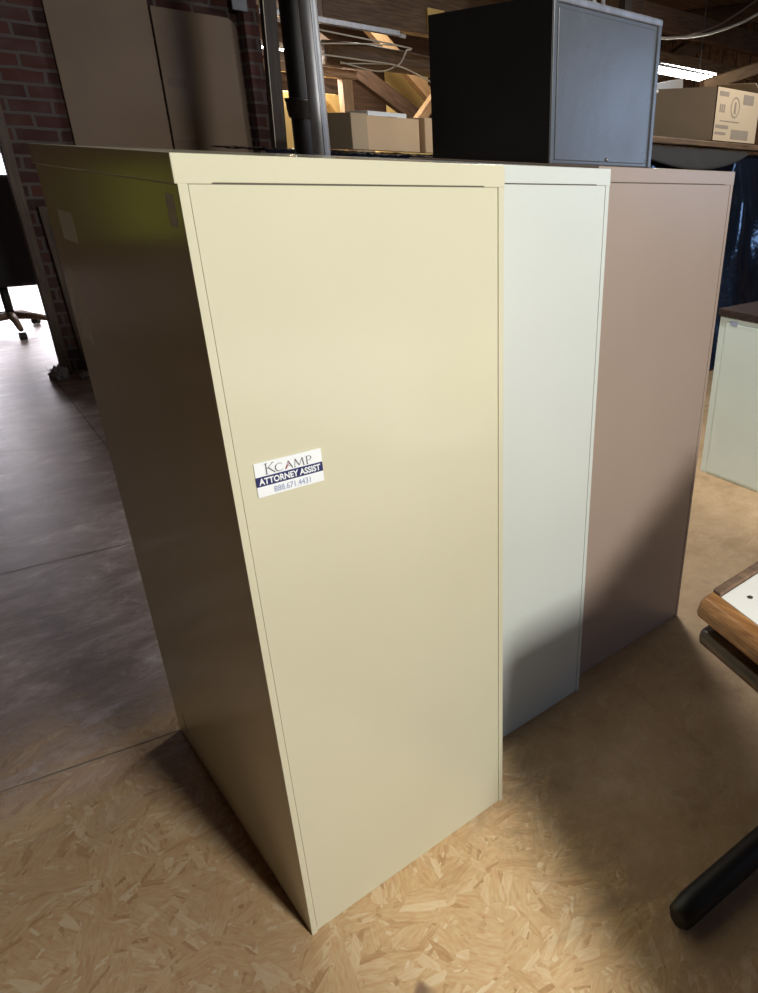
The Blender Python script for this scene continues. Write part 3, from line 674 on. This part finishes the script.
# ------------------------------------------------------------------ office chairs
def chair(loc, rz, mat, label, seat_z=.46, back=(.62, 1.06)):
    t = empty('office_chair', loc, rz); tag(t, label, 'chair')
    bm = bmesh.new(); box(bm, -.26, .26, -.25, .25, seat_z - .1, seat_z); link('seat', bm, M['fabric'], t, bevel=.045, seg=4)
    bm = bmesh.new(); box(bm, -.22, .22, .22, .30, back[0] - .12, back[1]); link('backrest', bm, mat, t, bevel=.038, seg=4)
    boxo('back_support', (-.03, .03, .18, .24, seat_z - .09, back[0]), M['iron'], t)
    bm = bmesh.new(); tube(bm, [(0, 0, .12), (0, 0, seat_z - .1)], .028, 16); link('column', bm, M['iron'], t, smooth=True)
    for k in range(5):
        a = 2 * PI * k / 5 + PI * .5 - .1; c_, s_ = math.cos(a), math.sin(a)
        bm = bmesh.new(); tube(bm, [(0, 0, .13), (.15 * c_, .15 * s_, .115), (.29 * c_, .29 * s_, .075)], [.03, .024, .018], 12); lg = link('leg', bm, M['timberv'] if mat is M['fabric'] else M['iron'], t, smooth=True)
        bm = bmesh.new(); tube(bm, [(.30 * c_ - .022 * s_, .30 * s_ + .022 * c_, .028), (.30 * c_ + .022 * s_, .30 * s_ - .022 * c_, .028)], .027, 14); link('caster', bm, M['iron'], lg)
    return t
chair((.50, 5.78, 0), PI + .1, M['fabric'], 'black office chair on a star base at the left edge', back=(.50, 1.10))  # next chair is out of view, added to give the green reflection
chair((-.86, 3.10, 0), PI, M['lime'], 'unseen lime-green office chair added for its reflection in the beige cabinet', back=(1.05, 1.25))
t = chair((-.02, 6.7, 0), 2.2, M['fabric'], 'second black office chair farther back towards the window')

# ------------------------------------------------------------------ lights
def area(name, loc, target, size, size_y, power, col=(1, 1, 1), spread=PI):
    l = bpy.data.lights.new(name, 'AREA'); l.shape = 'RECTANGLE'; l.size = size; l.size_y = size_y; l.energy = power; l.color = col; l.spread = spread
    o = bpy.data.objects.new(name, l); COL.objects.link(o); o.location = loc
    o.rotation_euler = (Vector(target) - Vector(loc)).to_track_quat('-Z', 'Y').to_euler(); return o
R_ = math.radians
area('lamp_front', (.44, -2.4, 2.3), (.5, 0, -.2), .34, .4, 90, (1, .965, .89))
area('lamp_aisle', (2.0, 1.35, 2.7), (2.0, 1.1, 0), .4, .4, 23, (1, .97, .92), R_(110))
area('lamp_tube_right', (5.35, 3.5, 2.05), (5.35, 3.5, 0), 1.2, .12, 60, (1, .96, .88))
area('lamp_tube_left', (2.7, 5.7, 2.0), (2.9, 5.7, 0), 1.1, .12, 40, (1, .96, .88))
area('lamp_far', (3.9, 6.3, 2.75), (4.1, 6.3, 0), .8, .3, 55, (1, .95, .85))
area('fill_mid', (4.4, .8, 2.6), (3.0, 2.8, 1.5), .6, .2, 16, (1, .95, .86), R_(120))  # unseen fill light, added to brighten carton fronts from the right
area('daylight_back', (1.05, 9.35, 1.25), (.6, 5.0, .4), 1.8, 1.7, 140, (.97, .9, .96))
area('daylight_side', (6.6, -3.9, 1.7), (4, 1.5, 1.1), 1.6, 1.3, 52, (.5, .68, 1))

wd = bpy.data.worlds.new('World'); SC.world = wd; wd.use_nodes = True
wd.node_tree.nodes['Background'].inputs[0].default_value = (.75, .8, 1, 1); wd.node_tree.nodes['Background'].inputs[1].default_value = .3

# ------------------------------------------------------------------ camera
cam = bpy.data.cameras.new('Camera'); co = bpy.data.objects.new('Camera', cam); COL.objects.link(co); SC.camera = co
yaw, pitch, roll, f = 0.7934, 0.4411, 0.0444, 700.03
fw = Vector((math.sin(yaw) * math.cos(pitch), math.cos(yaw) * math.cos(pitch), -math.sin(pitch)))
rt = Vector((math.cos(yaw), -math.sin(yaw), 0)); up = rt.cross(fw)
r2 = math.cos(roll) * rt + math.sin(roll) * up; u2 = -math.sin(roll) * rt + math.cos(roll) * up
co.matrix_world = Matrix.Translation((-.278, -.8878, 1.327)) @ Matrix((r2, u2, -fw)).transposed().to_4x4()
cam.sensor_width = 36; cam.lens = f / 993 * 36; cam.shift_x = -186.234 / 993; cam.shift_y = -3.055 / 993; cam.clip_start = .02
SC.view_settings.view_transform = 'Standard'; SC.view_settings.look = 'None'; SC.view_settings.gamma = 1; SC.view_settings.use_curve_mapping = False
SC.view_settings.exposure = 0.0
